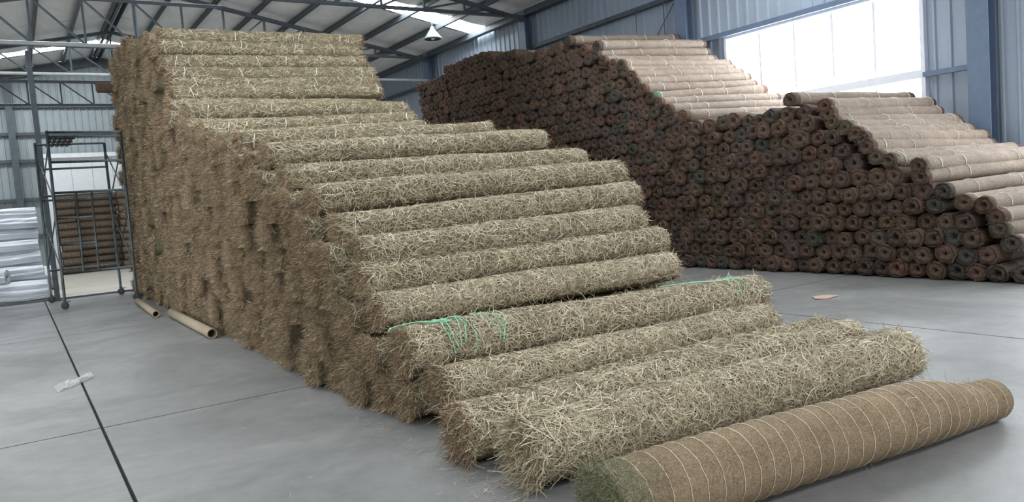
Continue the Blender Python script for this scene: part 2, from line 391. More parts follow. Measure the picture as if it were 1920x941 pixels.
# roof trusses
def truss(yc, which, lat_b, lat_t, lat_x):
    t = thing('roof_truss', f'dark steel roof truss, {which}', 'truss', (XRIDGE, yc, 6.42), group='roof trusses of the hall')
    def P(x, z): return (x - XRIDGE, 0, z - 6.42)
    top = lambda xx: roof_z(xx) - 0.30
    MB().bar(P(XRIDGE, top(XRIDGE)), P(12.6, top(12.6)), 0.10, 0.13, (0, 1, 0)).obj('top_chord', M['steel'], t)
    MB().bar(P(XRIDGE, top(XRIDGE)), P(XL + 0.3, top(XL + 0.3)), 0.10, 0.13, (0, 1, 0)).obj('top_chord', M['steel'], t)
    MB().bar(P(XL + 0.3, 6.42), P(12.6, 6.42), 0.08, 0.09, (0, 1, 0)).obj('bottom_chord', M['steel'], t)
    nodes = [5.9, 7.1, 8.3, 9.5, 10.7, 11.5, 12.15]
    for s in (1, -1):
        prev = None
        for q in [XRIDGE] + nodes:
            if s < 0: q = 2 * XRIDGE - q
            if q < XL + 0.2: continue
            if s < 0: continue
            MB().bar(P(q, 6.42), P(q, top(q)), 0.055).obj('web_vertical', M['steel'], t)
            if prev is not None and q > 6.5: MB().bar(P(prev, 6.45), P(q, top(q)), 0.05).obj('web_diagonal', M['steel'], t)
            prev = q
    if lat_b:
        # shallow lattice girder hung under the left part of the truss, bottom boom of light pipe
        galv = M['galv'] if yc < 29 else M['steel']
        x0, x1, ph = lat_x
        MB().tube([P(XL + 0.2, lat_b), P(x1, lat_b)], 0.042, 8).obj('lattice_boom', galv, t, label='light galvanised pipe boom' if yc < 29 else None)
        MB().tube([P(XL + 0.2, lat_t), P(4.4, lat_t)], 0.04, 8).obj('lattice_boom', M['steel'], t)
        q = ph - 8 * 0.95
        while q < 4.2:
            if q > XL + 0.3:
                MB().tube([P(q, lat_b), P(q, lat_t)], 0.026, 6).obj('lattice_vertical', M['steel'], t)
                if q + 0.95 < 4.4: MB().tube([P(q, lat_t), P(q + 0.95, lat_b)], 0.024, 6).obj('lattice_diagonal', M['steel'], t)
            q += 0.95
    return t
truss(18.0, 'the nearest one, landing on the column above the coir pile', 5.21, 6.15, (XL, 4.4, 1.65))
truss(24.0, 'the middle one, landing at the far end of the coir pile', 5.65, 6.40, (XL, 12.6, 1.78))
truss(30.0, 'the farthest one, its peak just left of the straw stack top', 5.66, 6.44, (XL, 4.4, 0.88))
# slim post under the nearest lattice
po = thing('steel_post', 'slim dark steel post standing behind the scaffold tower', 'post', (0.63, 18.72, 0))
MB().box((-0.05, -0.05, 0.02), (0.05, 0.05, 5.2)).obj('post_shaft', M['steel'], po)
MB().box((-0.12, -0.12, 0), (0.12, 0.12, 0.02)).obj('base_plate', M['steel'], po)

# pendant lamp
la = on(812, 74, 1, 21.0)
lp = thing('pendant_lamp', 'bell-shaped grey pendant lamp hanging under the right roof slope', 'lamp', tuple(la))
MB().lathe([(0.245, 0.0), (0.275, 0.015), (0.265, 0.05), (0.20, 0.13), (0.13, 0.23), (0.07, 0.31), (0.05, 0.38), (0.0, 0.39)], 24).obj('lamp_shade', M['lamp'], lp, True)
MB().lathe([(0.0, -0.02), (0.05, 0.0), (0.06, 0.06), (0.04, 0.13), (0.0, 0.14)], 14).obj('bulb', M['white_paint'], lp, True)
MB().tube([(0, 0, 0.36), (0, 0, roof_z(la[0]) - la[2])], 0.012, 6).obj('lamp_rod', M['steel'], lp)

# ================================================================== ROLL BUILDERS
def lump(seed, amp):
    r = np.random.default_rng(seed); k = r.uniform(0.8, 5, 7); l = r.integers(0, 4, 7); ph = r.uniform(0, 6.28, 7); am = r.uniform(0.3, 1, 7)
    am *= amp / np.abs(am).sum() * 2
    return lambda x, th: sum(am[i] * np.sin(k[i] * x + l[i] * th + ph[i]) for i in range(7))
def roll_surf(x, th, a, b, L, lf, taper=None):
    """point on a roll lying along +x, bottom on z=0; th measured from +y towards +z"""
    f = 1 + lf(x, th)
    if taper is not None: f = f * taper(x)
    yy = a * f * np.cos(th); zz = b * (taper(x) if taper is not None else 1.0) + b * f * np.sin(th)
    return np.stack([x, yy, np.maximum(zz, 0.0)], -1)
def body_arrays(L, a, b, lf, nl, ns, taper=None, hole=0.0, endbulge=0.01, fray_shade=0.0):
    X = np.linspace(0, L, nl); T = np.arange(ns) * 2 * PI / ns
    if fray_shade: X = np.concatenate([[0], np.linspace(fray_shade, L - fray_shade, nl - 2), [L]])
    rings = []; holed = 0.06 if fray_shade else 0.2
    ends = [(0.0, 0.06), (0.45, 0.012), (0.8, -endbulge), (0.95, -0.006)] if hole > 0 else [(0.02, 0.0), (0.55, -endbulge), (0.92, -endbulge * 0.5)]
    if hole > 0: ends = [(0.02, holed), (hole, holed * 0.9), (hole * 1.12, 0.0), (0.62, -endbulge * 1.5), (0.80, 0.012), (0.95, -endbulge)]
    base0 = roll_surf(np.zeros(ns), T, a, b, L, lf, taper); base1 = roll_surf(np.full(ns, L), T, a, b, L, lf, taper)
    c0 = base0.mean(0); c1 = base1.mean(0)
    for s, dx in ends: q = c0 + (base0 - c0) * s; q[:, 0] = dx; rings.append(q)
    for x in X: rings.append(roll_surf(np.full(ns, x), T, a, b, L, lf, taper))
    for s, dx in reversed(ends): q = c1 + (base1 - c1) * s; q[:, 0] = L - dx; rings.append(q)
    V = np.concatenate(rings); nr = len(rings)
    i = np.arange(nr - 1)[:, None]; k = np.arange(ns)[None]; k2 = (k + 1) % ns
    F = np.stack([i * ns + k + 0 * i, i * ns + k2, (i + 1) * ns + k2, (i + 1) * ns + k], -1).reshape(-1, 4)[:, ::-1]
    ne = len(ends); mi = np.zeros((nr - 1, ns), int); mi[:ne] = 1; mi[-ne:] = 1
    if fray_shade: mi[ne] = 1; mi[-ne - 1] = 1  # sides beside the ends go dark: frayed fibre, with shade between rolls painted in
    return V, F, mi.ravel()
def ribbons(P, wid, Nrm):
    """P (n,k,3) centre lines, Nrm (n,3): flat strands as quads"""
    n, k, _ = P.shape
    d = P[:, -1] - P[:, 0]; s = np.cross(d, Nrm); s /= np.linalg.norm(s, axis=1, keepdims=True) + 1e-9
    wd = wid[:, None, None] / 2 * np.linspace(1, 0.6, k)[None, :, None]
    A = P + s[:, None] * wd; B = P - s[:, None] * wd
    V = np.stack([A, B], 2).reshape(-1, 3)
    o = (np.arange(n) * 2 * k)[:, None, None]; j = (np.arange(k - 1) * 2)[None, :, None]
    F = (o + j + np.array([0, 1, 3, 2])[None, None]).reshape(-1, 4)
    return V, F
def surface_straw(r, n, L, a, b, lf, k=4, lo=0.05, hi=0.13, wid=(0.0022, 0.0045), lift=0.012, arc=(-0.9, PI + 0.6), along=0.0, taper=None):
    x = r.uniform(0.0, L, n); th = r.uniform(arc[0], arc[1], n)
    ang = r.uniform(0, 2 * PI, n); ln = r.uniform(lo, hi, n) * r.uniform(0.6, 1.2, n)
    if along: ang = np.where(r.random(n) < along, np.where(r.random(n) < .5, 0, PI) + r.normal(0, 0.35, n), ang)
    bend = r.normal(0, 0.7, n); t = np.linspace(-0.5, 0.5, k)
    cx = np.cos(ang)[:, None] * (ln[:, None] * t) - np.sin(ang)[:, None] * ln[:, None] * bend[:, None] * (t ** 2 - 0.08)
    cy = np.sin(ang)[:, None] * (ln[:, None] * t) + np.cos(ang)[:, None] * ln[:, None] * bend[:, None] * (t ** 2 - 0.08)
    X = np.clip(x[:, None] + cx, -0.05, L + 0.05); TH = th[:, None] + cy / ((a + b) / 2)
    S = roll_surf(X, TH, a, b, L, lf, taper)
    rad = np.stack([0 * X, np.cos(TH), np.sin(TH)], -1)
    off = r.uniform(0.001, lift, n)[:, None] + (r.random(n) < 0.10)[:, None] * np.abs(r.normal(0, 0.018, n))[:, None] * (np.linspace(0, 1, k)[None] ** 2) * 2
    P = S + rad * off[..., None]; P[..., 2] = np.maximum(P[..., 2], 0.003)
    nr_ = np.stack([0 * th, np.cos(th), np.sin(th)], -1) + r.normal(0, 0.25, (n, 3))
    return ribbons(P, r.uniform(wid[0], wid[1], n), nr_)
def end_straw(r, n, a, b, x0=0.0, sgn=-1.0, lo=0.04, hi=0.12, k=3, wid=(0.0025, 0.005), droop=0.05, spread=0.5, rim=0.0, mess=0.6):
    rr = np.sqrt(r.uniform(rim, 1, n)); th = r.uniform(0, 2 * PI, n)
    root = np.stack([np.full(n, x0) - sgn * 0.02, a * rr * np.cos(th), b + b * rr * np.sin(th)], -1)
    d = np.stack([sgn * np.ones(n), spread * rr * np.cos(th) + r.normal(0, mess, n), spread * rr * np.sin(th) + r.normal(0, mess, n)], -1)
    d /= np.linalg.norm(d, axis=1, keepdims=True); ln = r.uniform(lo, hi, n)
    t = np.linspace(0, 1, k)
    P = root[:, None] + d[:, None] * (ln[:, None] * t[None])[..., None]
    P[..., 2] -= droop * r.uniform(0.2, 1.4, n)[:, None] * (ln / hi)[:, None] * (t ** 2)[None]
    P += (np.cross(d, r.normal(0, 1, (n, 3))) * (mess * 0.45 * ln)[:, None])[:, None] * (t ** 2)[None, :, None]
    P += r.normal(0, 0.006, P.shape) * (t[None, :, None] > 0)
    P[..., 2] = np.maximum(P[..., 2], 0.003)
    return ribbons(P, r.uniform(wid[0], wid[1], n), r.normal(0, 1, (n, 3)))
def cat(*parts):
    V = np.concatenate([p[0] for p in parts]); o = 0; F = []
    for v, f in parts: F.append(f + o); o += len(v)
    return V, np.concatenate(F)
def orient(p, q):
    d = np.array(q) - np.array(p); L = np.linalg.norm(d)
    return float(L), (0.0, -math.asin(d[2] / L), math.atan2(d[1], d[0]))
def ring_pts(x, a, b, L, lf, t0, t1, n, off=0.004, wob=0.0, taper=None, seed=0):
    r = np.random.default_rng(seed); T = np.linspace(t0, t1, n); X = x + wob * np.sin(np.linspace(0, 3, n) + r.uniform(0, 6)) + r.normal(0, wob * 0.12, n)
    S = roll_surf(X, T, a, b, L, lf, taper); S[:, 1] += off * np.cos(T); S[:, 2] += off * np.sin(T); S[:, 2] = np.maximum(S[:, 2], off * 0.6)
    return S.tolist()

# ================================================================== STRAW STACK
A_, B_ = 0.170, 0.140
SX0 = 2.12
# front rolls, top to bottom: pixel of the top edge at the left end and at the right end
front_px = [(300,53,673,66),(290,73,670,85),(302,102,682,105),(315,126,697,126),(318,145,702,142),(320,162,708,157),(345,195,755,190),
 (378,228,770,209),(400,247,790,227),(445,247,915,229),(495,268,1012,243),(530,309,1085,279),(582,346,1155,301),(625,402,1180,341),
 (668,446,1188,386),(668,495,1228,426),(695,551,1245,473),(745,615,1405,516),(815,690,1420,571)]
ordw = ['topmost','second','third','fourth','fifth','sixth','seventh','eighth','ninth','tenth','eleventh','twelfth','thirteenth','fourteenth','fifteenth','sixteenth','seventeenth','eighteenth','nineteenth','twentieth','twenty-first','twenty-second','twenty-third']
front = []
Yfix = {0: 12.95, 1: 12.80, 2: 12.75, 3: 12.6, 4: 12.55, 5: 12.45, 6: 11.85, 7: 10.7, 8: 10.0, 9: 8.9, 13: 6.12, 14: 5.78, 15: 5.62, 16: 5.40, 17: 4.78, 18: 4.42}
for i, (xl, yl, xr, yr) in enumerate(front_px):
    a, b = (A_, B_)
    if i == 17: a, b = 0.185, 0.165
    d = ray(xl, yl); s = d[2] / d[1]; q = math.sqrt(a*a*s*s + b*b); ty, tz = -a*a*s / q, b*b / q
    Yc = Yfix.get(i)
    if Yc is None: Yc = on(xl, yl, 0, SX0 + 0.06)[1] - ty
    P = on(xl, yl, 1, Yc + ty); Pl = np.array([P[0], Yc, P[2] - tz])
    d = ray(xr, yr); s = d[2] / d[1]; q = math.sqrt(a*a*s*s + b*b); ty, tz = -a*a*s / q, b*b / q
    P = on(xr, yr, 1, Yc + ty); Pr = np.array([P[0], Yc, P[2] - tz])
    front.append((Pl, Pr, a, b))
front.append((np.array([1.99, 3.79, 0.165]), np.array([5.35, 3.56, 0.165]), 0.175, 0.160))
front.append((np.array([2.07, 3.24, 0.175]), np.array([5.05, 2.98, 0.180]), 0.190, 0.175))

def straw_roll(i, Pl, Pr, a, b, label, dens, hero):
    L, rot = orient(Pl, Pr)
    loc = Pl.copy(); loc[2] -= b
    if hero: loc[2] = max(loc[2], 0.0)
    t = thing('straw_roll', label, 'straw roll', tuple(loc), rot, 'straw rolls on the front slope of the stack')
    r = np.random.default_rng(100 + i); lf = lump(50 + i, 0.045)
    V, F, mi = body_arrays(L, a, b, lf, 26, 24, None, 0, 0.02)
    link('roll_body', mesh('roll_body', V, F, [M['straw_body'], M['straw_end_body']], mi), t)
    n = int(dens)
    parts = [surface_straw(r, n, L, a, b, lf, k=4 if dens > 4000 else 3, lo=0.06, hi=0.18 if hero else 0.14, wid=(0.0024, 0.0054) if hero else (0.003, 0.006), lift=0.018 if hero else 0.012, along=0.15)]
    link('straw', mesh('straw', *cat(*parts), M['straw'], None, False), t, kind='stuff')
    ne = int(1500 if dens > 8000 else 900)
    e = cat(end_straw(r, ne, a * 1.02, b * 1.02, 0.0, -1, 0.04, 0.13 if hero else 0.10, k=5 if dens > 8000 else 3, wid=(0.0022, 0.0046) if dens > 4000 else (0.004, 0.007), mess=0.95 if dens > 8000 else 0.7, droop=0.03),
            end_straw(r, ne // 2, a * 1.02, b * 1.02, L, 1, 0.03, 0.09, wid=(0.002, 0.004) if dens > 4000 else (0.004, 0.007)))
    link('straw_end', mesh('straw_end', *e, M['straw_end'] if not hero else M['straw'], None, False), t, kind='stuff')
    if not hero:
        for k, x in enumerate(np.linspace(0.25, L - 0.25, 4) + r.normal(0, 0.12, 4)):
            t0 = r.uniform(2.0, 2.5)
            mb = MB(); mb.tube(ring_pts(x, a, b, L, lf, t0, t0 + r.uniform(0.7, 1.4), 8, 0.011, 0.02, None, i * 10 + k), 0.0022 if i > 9 else 0.004, 5)
            mb.obj('twine', M['white_tie'], t)
    return t, L, a, b, lf
NF = len(front)
front_info = []
for i, (Pl, Pr, a, b) in enumerate(front):
    up = NF - 1 - i
    if i == NF - 1: lab = 'loose shaggy straw roll on the floor between the stack and the string-bound coir roll'
    elif i == NF - 2: lab = 'straw roll on the floor, bottom step of the straw stack, behind the loose shaggy roll'
    elif i == 17: lab = 'fat straw roll tied with bright green twine near both its ends, low on the stack'
    elif i == 18: lab = 'straw roll directly below the green-tied straw roll'
    elif i == 0: lab = 'topmost straw roll on the front edge of the straw stack'
    else: lab = f'straw roll on the front slope of the straw stack, {ordw[i]} down from the top'
    dens = 16000 if i == NF - 1 else (11000 if i >= 16 else (6500 if i >= 10 else 2600))
    front_info.append(straw_roll(i, Pl, Pr, a, b, lab, dens, i == NF - 1))

# green twine round the fat roll
t, L, a, b, lf = front_info[17]
def twine(part_name, curves, rad, m_, parent):
    mb = MB()
    for c in curves: mb.tube(c, rad, 5)
    return mb.obj(part_name, m_, parent, True)
rr = np.random.default_rng(5)
gl = []
for k in range(5): gl.append(ring_pts(0.30 + 0.035 * k + rr.normal(0, .01), a, b, L, lf, 1.3, 3.15 + rr.uniform(-.2, .25), 16, 0.016, 0.03, None, k))
for k in range(3):
    T = np.linspace(0, 1, 14); xs_ = 0.36 - (0.36 + 0.06 * k) * T; th = 1.65 + 0.3 * np.sin(T * 4 + k) + 0.3 * (k - 1) * T + 0.05 * np.sin(T * 17 + k)
    S = roll_surf(np.maximum(xs_, 0), th, a, b, L, lf); S[:, 0] = xs_; S[:, 1] += 0.02 * np.cos(th); S[:, 2] += 0.02 * np.sin(th) - 0.05 * np.maximum(T - .75, 0); gl.append(S.tolist())
twine('green_twine', gl, 0.0032, M['green_twine'], t)['label'] = 'bright green twine at the left end'
gl = [ring_pts(0.62 + 0.05 * k, a, b, L, lf, 1.25 + .1 * k, 3.1, 16, 0.014, 0.05, None, 9 + k) for k in range(3)]
twine('green_twine', gl, 0.0028, M['green_twine'], t)['label'] = 'second loop of green twine'
gl = [ring_pts(L - 0.42 + 0.07 * k, a, b, L, lf, 1.1, 3.0, 16, 0.014, 0.045, None, 19 + k) for k in range(3)]
T = np.linspace(0, 1, 12)
for k in range(2):
    xs_ = L - 0.35 - (0.5 + .35 * k) * T; th = 1.75 + 0.2 * np.sin(4 * T + k); S = roll_surf(xs_, th, a, b, L, lf); S[:, 2] += 0.018; gl.append(S.tolist())
twine('green_twine', gl, 0.0028, M['green_twine'], t)['label'] = 'pale green twine at the right end'

# rolls packed inside the stack
prof = [(18.5, 5.12), (17.0, 5.0), (15.5, 4.85), (13.1, 4.42)] + [(f[0][1] - 0.02, f[0][2] + f[3]) for f in front[:NF-1]]
cent = np.array([[f[0][1], f[0][2]] for f in front[:-1]])
def z_top(yv):
    ok = [z for (yy, z) in prof if yy <= yv + 1e-6]
    ps = sorted(prof)
    for (y0, z0), (y1, z1) in zip(ps[:-1], ps[1:]):
        if y0 <= yv <= y1 and y1 > y0: return max(z0 + (z1 - z0) * (yv - y0) / (y1 - y0), 0)
    return ps[-1][1] if yv > ps[-1][0] else 0
inner = []
k = 0; PZ, PYs = 0.232, 0.305
while True:
    zc = B_ + 0.005 + k * PZ
    if zc > 5.0: break
    yv = 18.25 - (0.15 if k % 2 else 0.0)
    while yv > 3.7:
        yj = yv + rng.normal(0, 0.012); zj = zc + (rng.normal(0, 0.008) if k else 0.0)
        zt = min(z_top(yj), z_top(yj - 0.1))
        dd = np.hypot((cent[:, 0] - yj) / 1.15, cent[:, 1] - zj).min()
        if zj + B_ * 0.9 < zt + (0.04 if yj > 6 else -0.035) and dd > 0.225: inner.append((yj, zj, zt - zj))
        yv -= PYs
    k += 1
inner.sort(key=lambda q: math.hypot(q[0], q[1] - 1.5))
variants = []
for v in range(6):
    r = np.random.default_rng(300 + v); lf = lump(320 + v, 0.05); L = 3.25
    V, F, mi = body_arrays(L, A_, B_, lf, 6, 16, None, 0, 0.02)
    bm_ = mesh('roll_body', V, F, [M['straw_body'], M['straw_end_body']], mi)
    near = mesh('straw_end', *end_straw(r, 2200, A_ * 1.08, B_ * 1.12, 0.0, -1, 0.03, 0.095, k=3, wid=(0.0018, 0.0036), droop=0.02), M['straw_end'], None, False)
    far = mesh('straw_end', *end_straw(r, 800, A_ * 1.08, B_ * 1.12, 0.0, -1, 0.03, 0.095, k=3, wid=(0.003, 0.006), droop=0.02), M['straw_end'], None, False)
    top_ = mesh('straw', *surface_straw(r, 5000, L, A_, B_, lf, 3, 0.06, 0.14, (0.003, 0.0055), 0.012), M['straw'], None, False)
    variants.append((bm_, near, far, V, F, mi, top_))
NIN = 300 - NF
rest = []
for i, (yj, zj, dp) in enumerate(inner):
    x0 = 2.10 + rng.normal(0, 0.035) - (0.05 if rng.random() < 0.12 else 0)
    if i < NIN:
        v = variants[i % 6]
        t = thing('straw_roll', 'straw roll packed inside the straw stack, only its frayed brown end showing at left', 'straw roll', (x0, yj, max(zj - B_, 0)), (0, 0, rng.normal(0, 0.012)), 'straw rolls packed inside the stack')
        link('roll_body', v[0], t)
        link('straw_end', v[1] if i < 150 else v[2], t, kind='stuff')
        if dp < 0.55: link('straw', v[6], t, kind='stuff')
    else: rest.append((x0, yj, zj - B_))
if rest:
    Vs, Fs, Ms = [], [], []; o = 0
    for i, (x0, yj, zb) in enumerate(rest):
        v = variants[i % 6]; Vs.append(v[3] + np.array([x0, yj, max(zb, 0)])); Fs.append(v[4] + o); Ms.append(v[5]); o += len(v[3])
        sv, sf = end_straw(rng, 220, A_ * 1.08, B_ * 1.12, 0.0, -1, 0.03, 0.095, k=2, wid=(0.005, 0.009), droop=0.02)
        Vs.append(sv + np.array([x0, yj, max(zb, 0)])); Fs.append(sf + o); Ms.append(np.full(len(sf), 2)); o += len(sv)
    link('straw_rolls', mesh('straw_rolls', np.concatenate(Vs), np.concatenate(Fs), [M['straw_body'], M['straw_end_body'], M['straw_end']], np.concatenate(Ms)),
         kind='stuff', label='remaining straw rolls packed in the far part of the straw stack', category='straw rolls')
# floor roll whose frayed right end sticks out beyond the bottom step
straw_roll(60, np.array([2.45, 4.08, 0.135]), np.array([5.64, 3.98, 0.135]), 0.15, 0.13, 'straw roll on the floor whose frayed right end sticks out behind the bottom step', 5000, False)

# ================================================================== COIR ROLL IN FRONT
Pl, Pr = np.array([1.96, 2.475, 0.165]), np.array([4.59, 2.165, 0.165]); L, rot = orient(Pl, Pr)
a, b = 0.172, 0.165; lf = lump(9, 0.02)
taper = lambda x: 1.0 + 0.05 * np.sin(x * 1.6 + .4) + 0.04 * np.exp(-((x - (L - 0.75)) / 0.3) ** 2) - 0.25 * (1 / (1 + np.exp(-(x - (L - 0.37)) * 11))) - 0.05 * np.exp(-x * 9)
cr = thing('coir_roll', 'brown coir roll bound with rings of white string, green fuzzy end, alone on the floor', 'coir roll', (Pl[0], Pl[1], 0), rot)
V, F, mi = body_arrays(L, a, b, lf, 60, 40, taper, 0.0, 0.05)
link('roll_body', mesh('roll_body', V, F, [M['coir'], M['green_end']], mi), cr)
r = np.random.default_rng(77)
for k, x in enumerate(np.linspace(0.13, L - 0.05, 27)):
    mb = MB(); mb.tube(ring_pts(x + r.normal(0, .006), a, b, L, lf, -1.2, 4.4, 40, 0.0018, 0.012, taper, 200 + k), 0.0017, 5, True)
    mb.obj('string_ring', M['twine'], cr, True)
link('green_fibre', mesh('green_fibre', *cat(end_straw(r, 5000, a * 0.97, b * 0.97, -0.03, -1, 0.02, 0.06, 4, (0.0012, 0.0024), 0.01, 0.7, 0, 1.3), surface_straw(r, 2200, 0.11, a, b, lf, 3, 0.02, 0.05, (0.001, 0.002), 0.008, taper=taper), surface_straw(r, 900, 0.24, a, b, lf, 3, 0.02, 0.05, (0.001, 0.002), 0.008, taper=taper)), M['green_fibre'], None, False), cr, kind='stuff', label='dark green fuzzy end')
link('coir_fuzz', mesh('coir_fuzz', *surface_straw(r, 9000, L, a, b, lf, 3, 0.012, 0.04, (0.0008, 0.0016), 0.004, taper=taper), M['coir'], None, False), cr, kind='stuff')
link('loose_straw', mesh('loose_straw', *surface_straw(r, 14, L, a, b, lf, 4, 0.06, 0.12, (0.002, 0.003), 0.006, arc=(1.2, 3.4), taper=taper), M['straw'], None, False), cr, kind='stuff')

# ================================================================== COIR PILE ALONG THE RIGHT WALL
BA, BB = 0.118, 0.104
FX = 9.72
lab_up, lab_lo = 'coir roll on the upper slope of the long coir pile', 'coir roll on the lower right slope of the coir pile'
upper_px = [(1068,67,1268,65),(1120,76,1318,68),(1118,92,1327,89),(1132,105,1338,103),(1166,111,1366,112),(1172,123,1374,121),(1185,132,1388,127),(1193,144,1402,136),(1206,157,1414,149),(1222,172,1432,159),(1235,182,1458,174),(1254,194,1478,186),(1281,206,1500,197)]
lower_px = [(1484,173,1704,172),(1549,184,1743,182),(1553,199,1758,198),(1561,215,1793,213),(1584,225,1797,222),(1606,236,1817,231),(1616,244,1843,243),(1625,260,1857,259),(1642,280,1902,267),(1668,286,1930,275),(1723,296,1965,274),(1725,316,1985,290),(1769,342,2020,308),(1805,364,2040,330),(1844,368,2080,328),(1864,391,2100,360),(1871,414,2130,385),(1891,440,2150,420)]
exposed = []
for grp, px, (rx0, rx1) in (('u', upper_px, (12.45, 12.5)), ('l', lower_px, (12.35, 12.45))):
    for i, (xl, yl, xr, yr) in enumerate(px):
        d = ray(xl, yl); s = d[2]/d[1]; q = math.sqrt(BA*BA*s*s + BB*BB); ty, tz = -BA*BA*s/q, BB*BB/q
        P = on(xl, yl, 0, FX); Pl = P - np.array([0, ty, tz])
        P = on(xr, yr, 0, rx1); Pr = P - np.array([0, ty, tz])
        Pr[2] = Pl[2] + np.clip(Pr[2] - Pl[2], -0.12, 0.12)
        exposed.append((grp, i, Pl, Pr))
def coir_variant(seed, L, nl, ns, fuzz):
    lf = lump(seed, 0.06); r = np.random.default_rng(seed)
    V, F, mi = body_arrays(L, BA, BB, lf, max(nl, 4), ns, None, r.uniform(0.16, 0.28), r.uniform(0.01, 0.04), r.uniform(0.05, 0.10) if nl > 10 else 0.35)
    V = V + np.where((V[:, :1] < 0.05), r.normal(0, 0.006, V.shape), 0); V[:, 2] = np.maximum(V[:, 2], 0)
    if fuzz:
        sv, sf = end_straw(r, fuzz, BA * 1.03, BB * 1.03, 0.0, -1, 0.015, 0.05, 2, (0.003, 0.006), 0.01, 0.8, 0.25)
        F = np.concatenate([F, sf + len(V)]); V = np.concatenate([V, sv]); mi = np.concatenate([mi, np.full(len(sf), 2)])
    return V, F, mi, lf
for grp, i, Pl, Pr in exposed:
    L, rot = orient(Pl, Pr); loc = Pl.copy(); loc[2] = max(loc[2] - BB, 0)
    n = len(upper_px) if grp == 'u' else len(lower_px)
    lab = f'{lab_up if grp == "u" else lab_lo}, {ordw[i]} from the top' if i else ('topmost coir roll on the peak of the long coir pile' if grp == 'u' else 'topmost coir roll of the lower slope, in front of the bright window')
    t = thing('coir_roll', lab, 'coir roll', tuple(loc), rot, 'coir rolls on the upper slope of the coir pile' if grp == 'u' else 'coir rolls on the lower slope of the coir pile')
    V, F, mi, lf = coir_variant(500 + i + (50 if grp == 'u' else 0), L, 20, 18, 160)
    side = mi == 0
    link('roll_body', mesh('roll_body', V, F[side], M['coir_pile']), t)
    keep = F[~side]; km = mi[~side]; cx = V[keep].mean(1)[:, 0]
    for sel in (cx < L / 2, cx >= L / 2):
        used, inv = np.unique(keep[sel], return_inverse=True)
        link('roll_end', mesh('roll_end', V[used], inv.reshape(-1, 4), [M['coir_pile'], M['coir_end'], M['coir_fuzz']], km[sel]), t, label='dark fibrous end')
    if (grp, i) in (('u', 9), ('u', 12), ('l', 4), ('l', 9), ('l', 10), ('l', 16)):
        link('green_net', mesh('green_net', *cat(end_straw(np.random.default_rng(i), 260, BA, BB, 0.0, -1, 0.015, 0.05, 2, (0.003, 0.006), 0.01, 0.7), surface_straw(np.random.default_rng(i + 1), 320, 0.16, BA, BB, lf, 3, 0.02, 0.06, (0.003, 0.005), 0.006)), M['green_net'] if (grp, i) == ('u', 9) else M['green_fibre'], None, False), t, kind='stuff', label='green netting at the left end')
    r = np.random.default_rng(i + 900)
    for k, x in enumerate(np.array([0.10, 0.36, 0.65, 0.92]) * L + r.normal(0, 0.14, 4)):
        x = min(max(x, 0.12), L - 0.1); mb = MB(); mb.tube(ring_pts(x, BA, BB, L, lf, 1.0, 3.5, 12, 0.005, 0.012, None, i * 7 + k), 0.0042, 5); mb.obj('twine', M['white_tie'], t)
# green netting on two ends of the upper slope
bprof = [(19.2, 4.70), (18.8, 4.76), (17.7, 4.85), (17.0, 5.08), (15.1, 4.87), (13.6, 4.56)]
for grp, i, Pl, Pr in exposed:
    bprof.append((Pl[1], Pl[2] + BB))
bprof += [(9.0, 2.62), (8.3, 2.6), (7.3, 2.6), (3.9, 0.3), (3.6, 0.25), (3.4, 0.0)]
bp = sorted(bprof)
bY = np.array([q[0] for q in bp]); bZ = np.array([q[1] for q in bp])
ec = np.array([[e[2][1], e[2][2]] for e in exposed])
inner = []; k = 0
while True:
    zc = 0.118 + 0.004 + k * 0.203
    if zc > 5.1: break
    yv = 19.1 - (0.12 if k % 2 else 0)
    while yv > 3.5:
        yj = yv + rng.normal(0, 0.014); zj = zc + (rng.normal(0, 0.010) if k else 0)
        zt = np.interp(yj, bY, bZ)
        if zj + BB < zt + 0.0 and np.hypot((ec[:, 0] - yj) / 1.1, ec[:, 1] - zj).min() > 0.168: inner.append((yj, zj, k))
        yv -= 0.248
    k += 1
inner = [q for q in inner if in_frame(FX, q[0] + 0.1, q[1])]
inner.sort(key=lambda q: math.hypot(FX, q[0], q[1] - 1.5))
ONES = ['zeroth','first','second','third','fourth','fifth','sixth','seventh','eighth','ninth','tenth','eleventh','twelfth','thirteenth','fourteenth','fifteenth','sixteenth','seventeenth','eighteenth','nineteenth']
TENS = {2: 'twenty', 3: 'thirty', 4: 'forty', 5: 'fifty', 6: 'sixty', 7: 'seventy', 8: 'eighty'}
def nth(n):
    if n < 20: return ONES[n]
    return TENS[n // 10][:-1] + 'ieth' if n % 10 == 0 else TENS[n // 10] + '-' + ONES[n % 10]
rows = {}
for q in inner: rows.setdefault(q[2], []).append((q[0], q))
for e in exposed: rows.setdefault(max(0, round((e[2][2] - 0.122) / 0.203)), []).append((e[2][1], None))
place = {}
for kk, lst in rows.items():
    lst = [z for z in lst if in_frame(FX, z[0], 0.12 + 0.203 * kk)]
    for n_, (yy_, q) in enumerate(sorted(lst, key=lambda z: z[0])):
        if q is not None: place[q] = (kk, n_ + 1)
def coir_label(q):
    if q not in place: return 'dark coir roll end of the coir pile, beyond its right-hand foot'
    kk, n_ = place[q]
    if kk == 0: return f'dark coir roll end in the bottom row of the coir pile, {nth(n_)} from the right'
    return f'dark coir roll end in the coir pile, {nth(kk + 1)} row up, {nth(n_)} from the right'
cv = []
for v in range(8):
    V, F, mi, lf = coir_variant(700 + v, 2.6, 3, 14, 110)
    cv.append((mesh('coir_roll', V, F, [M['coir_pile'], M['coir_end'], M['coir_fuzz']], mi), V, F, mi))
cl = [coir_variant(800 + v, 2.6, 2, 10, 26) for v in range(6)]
rest = []; NB = 300 - len(exposed)
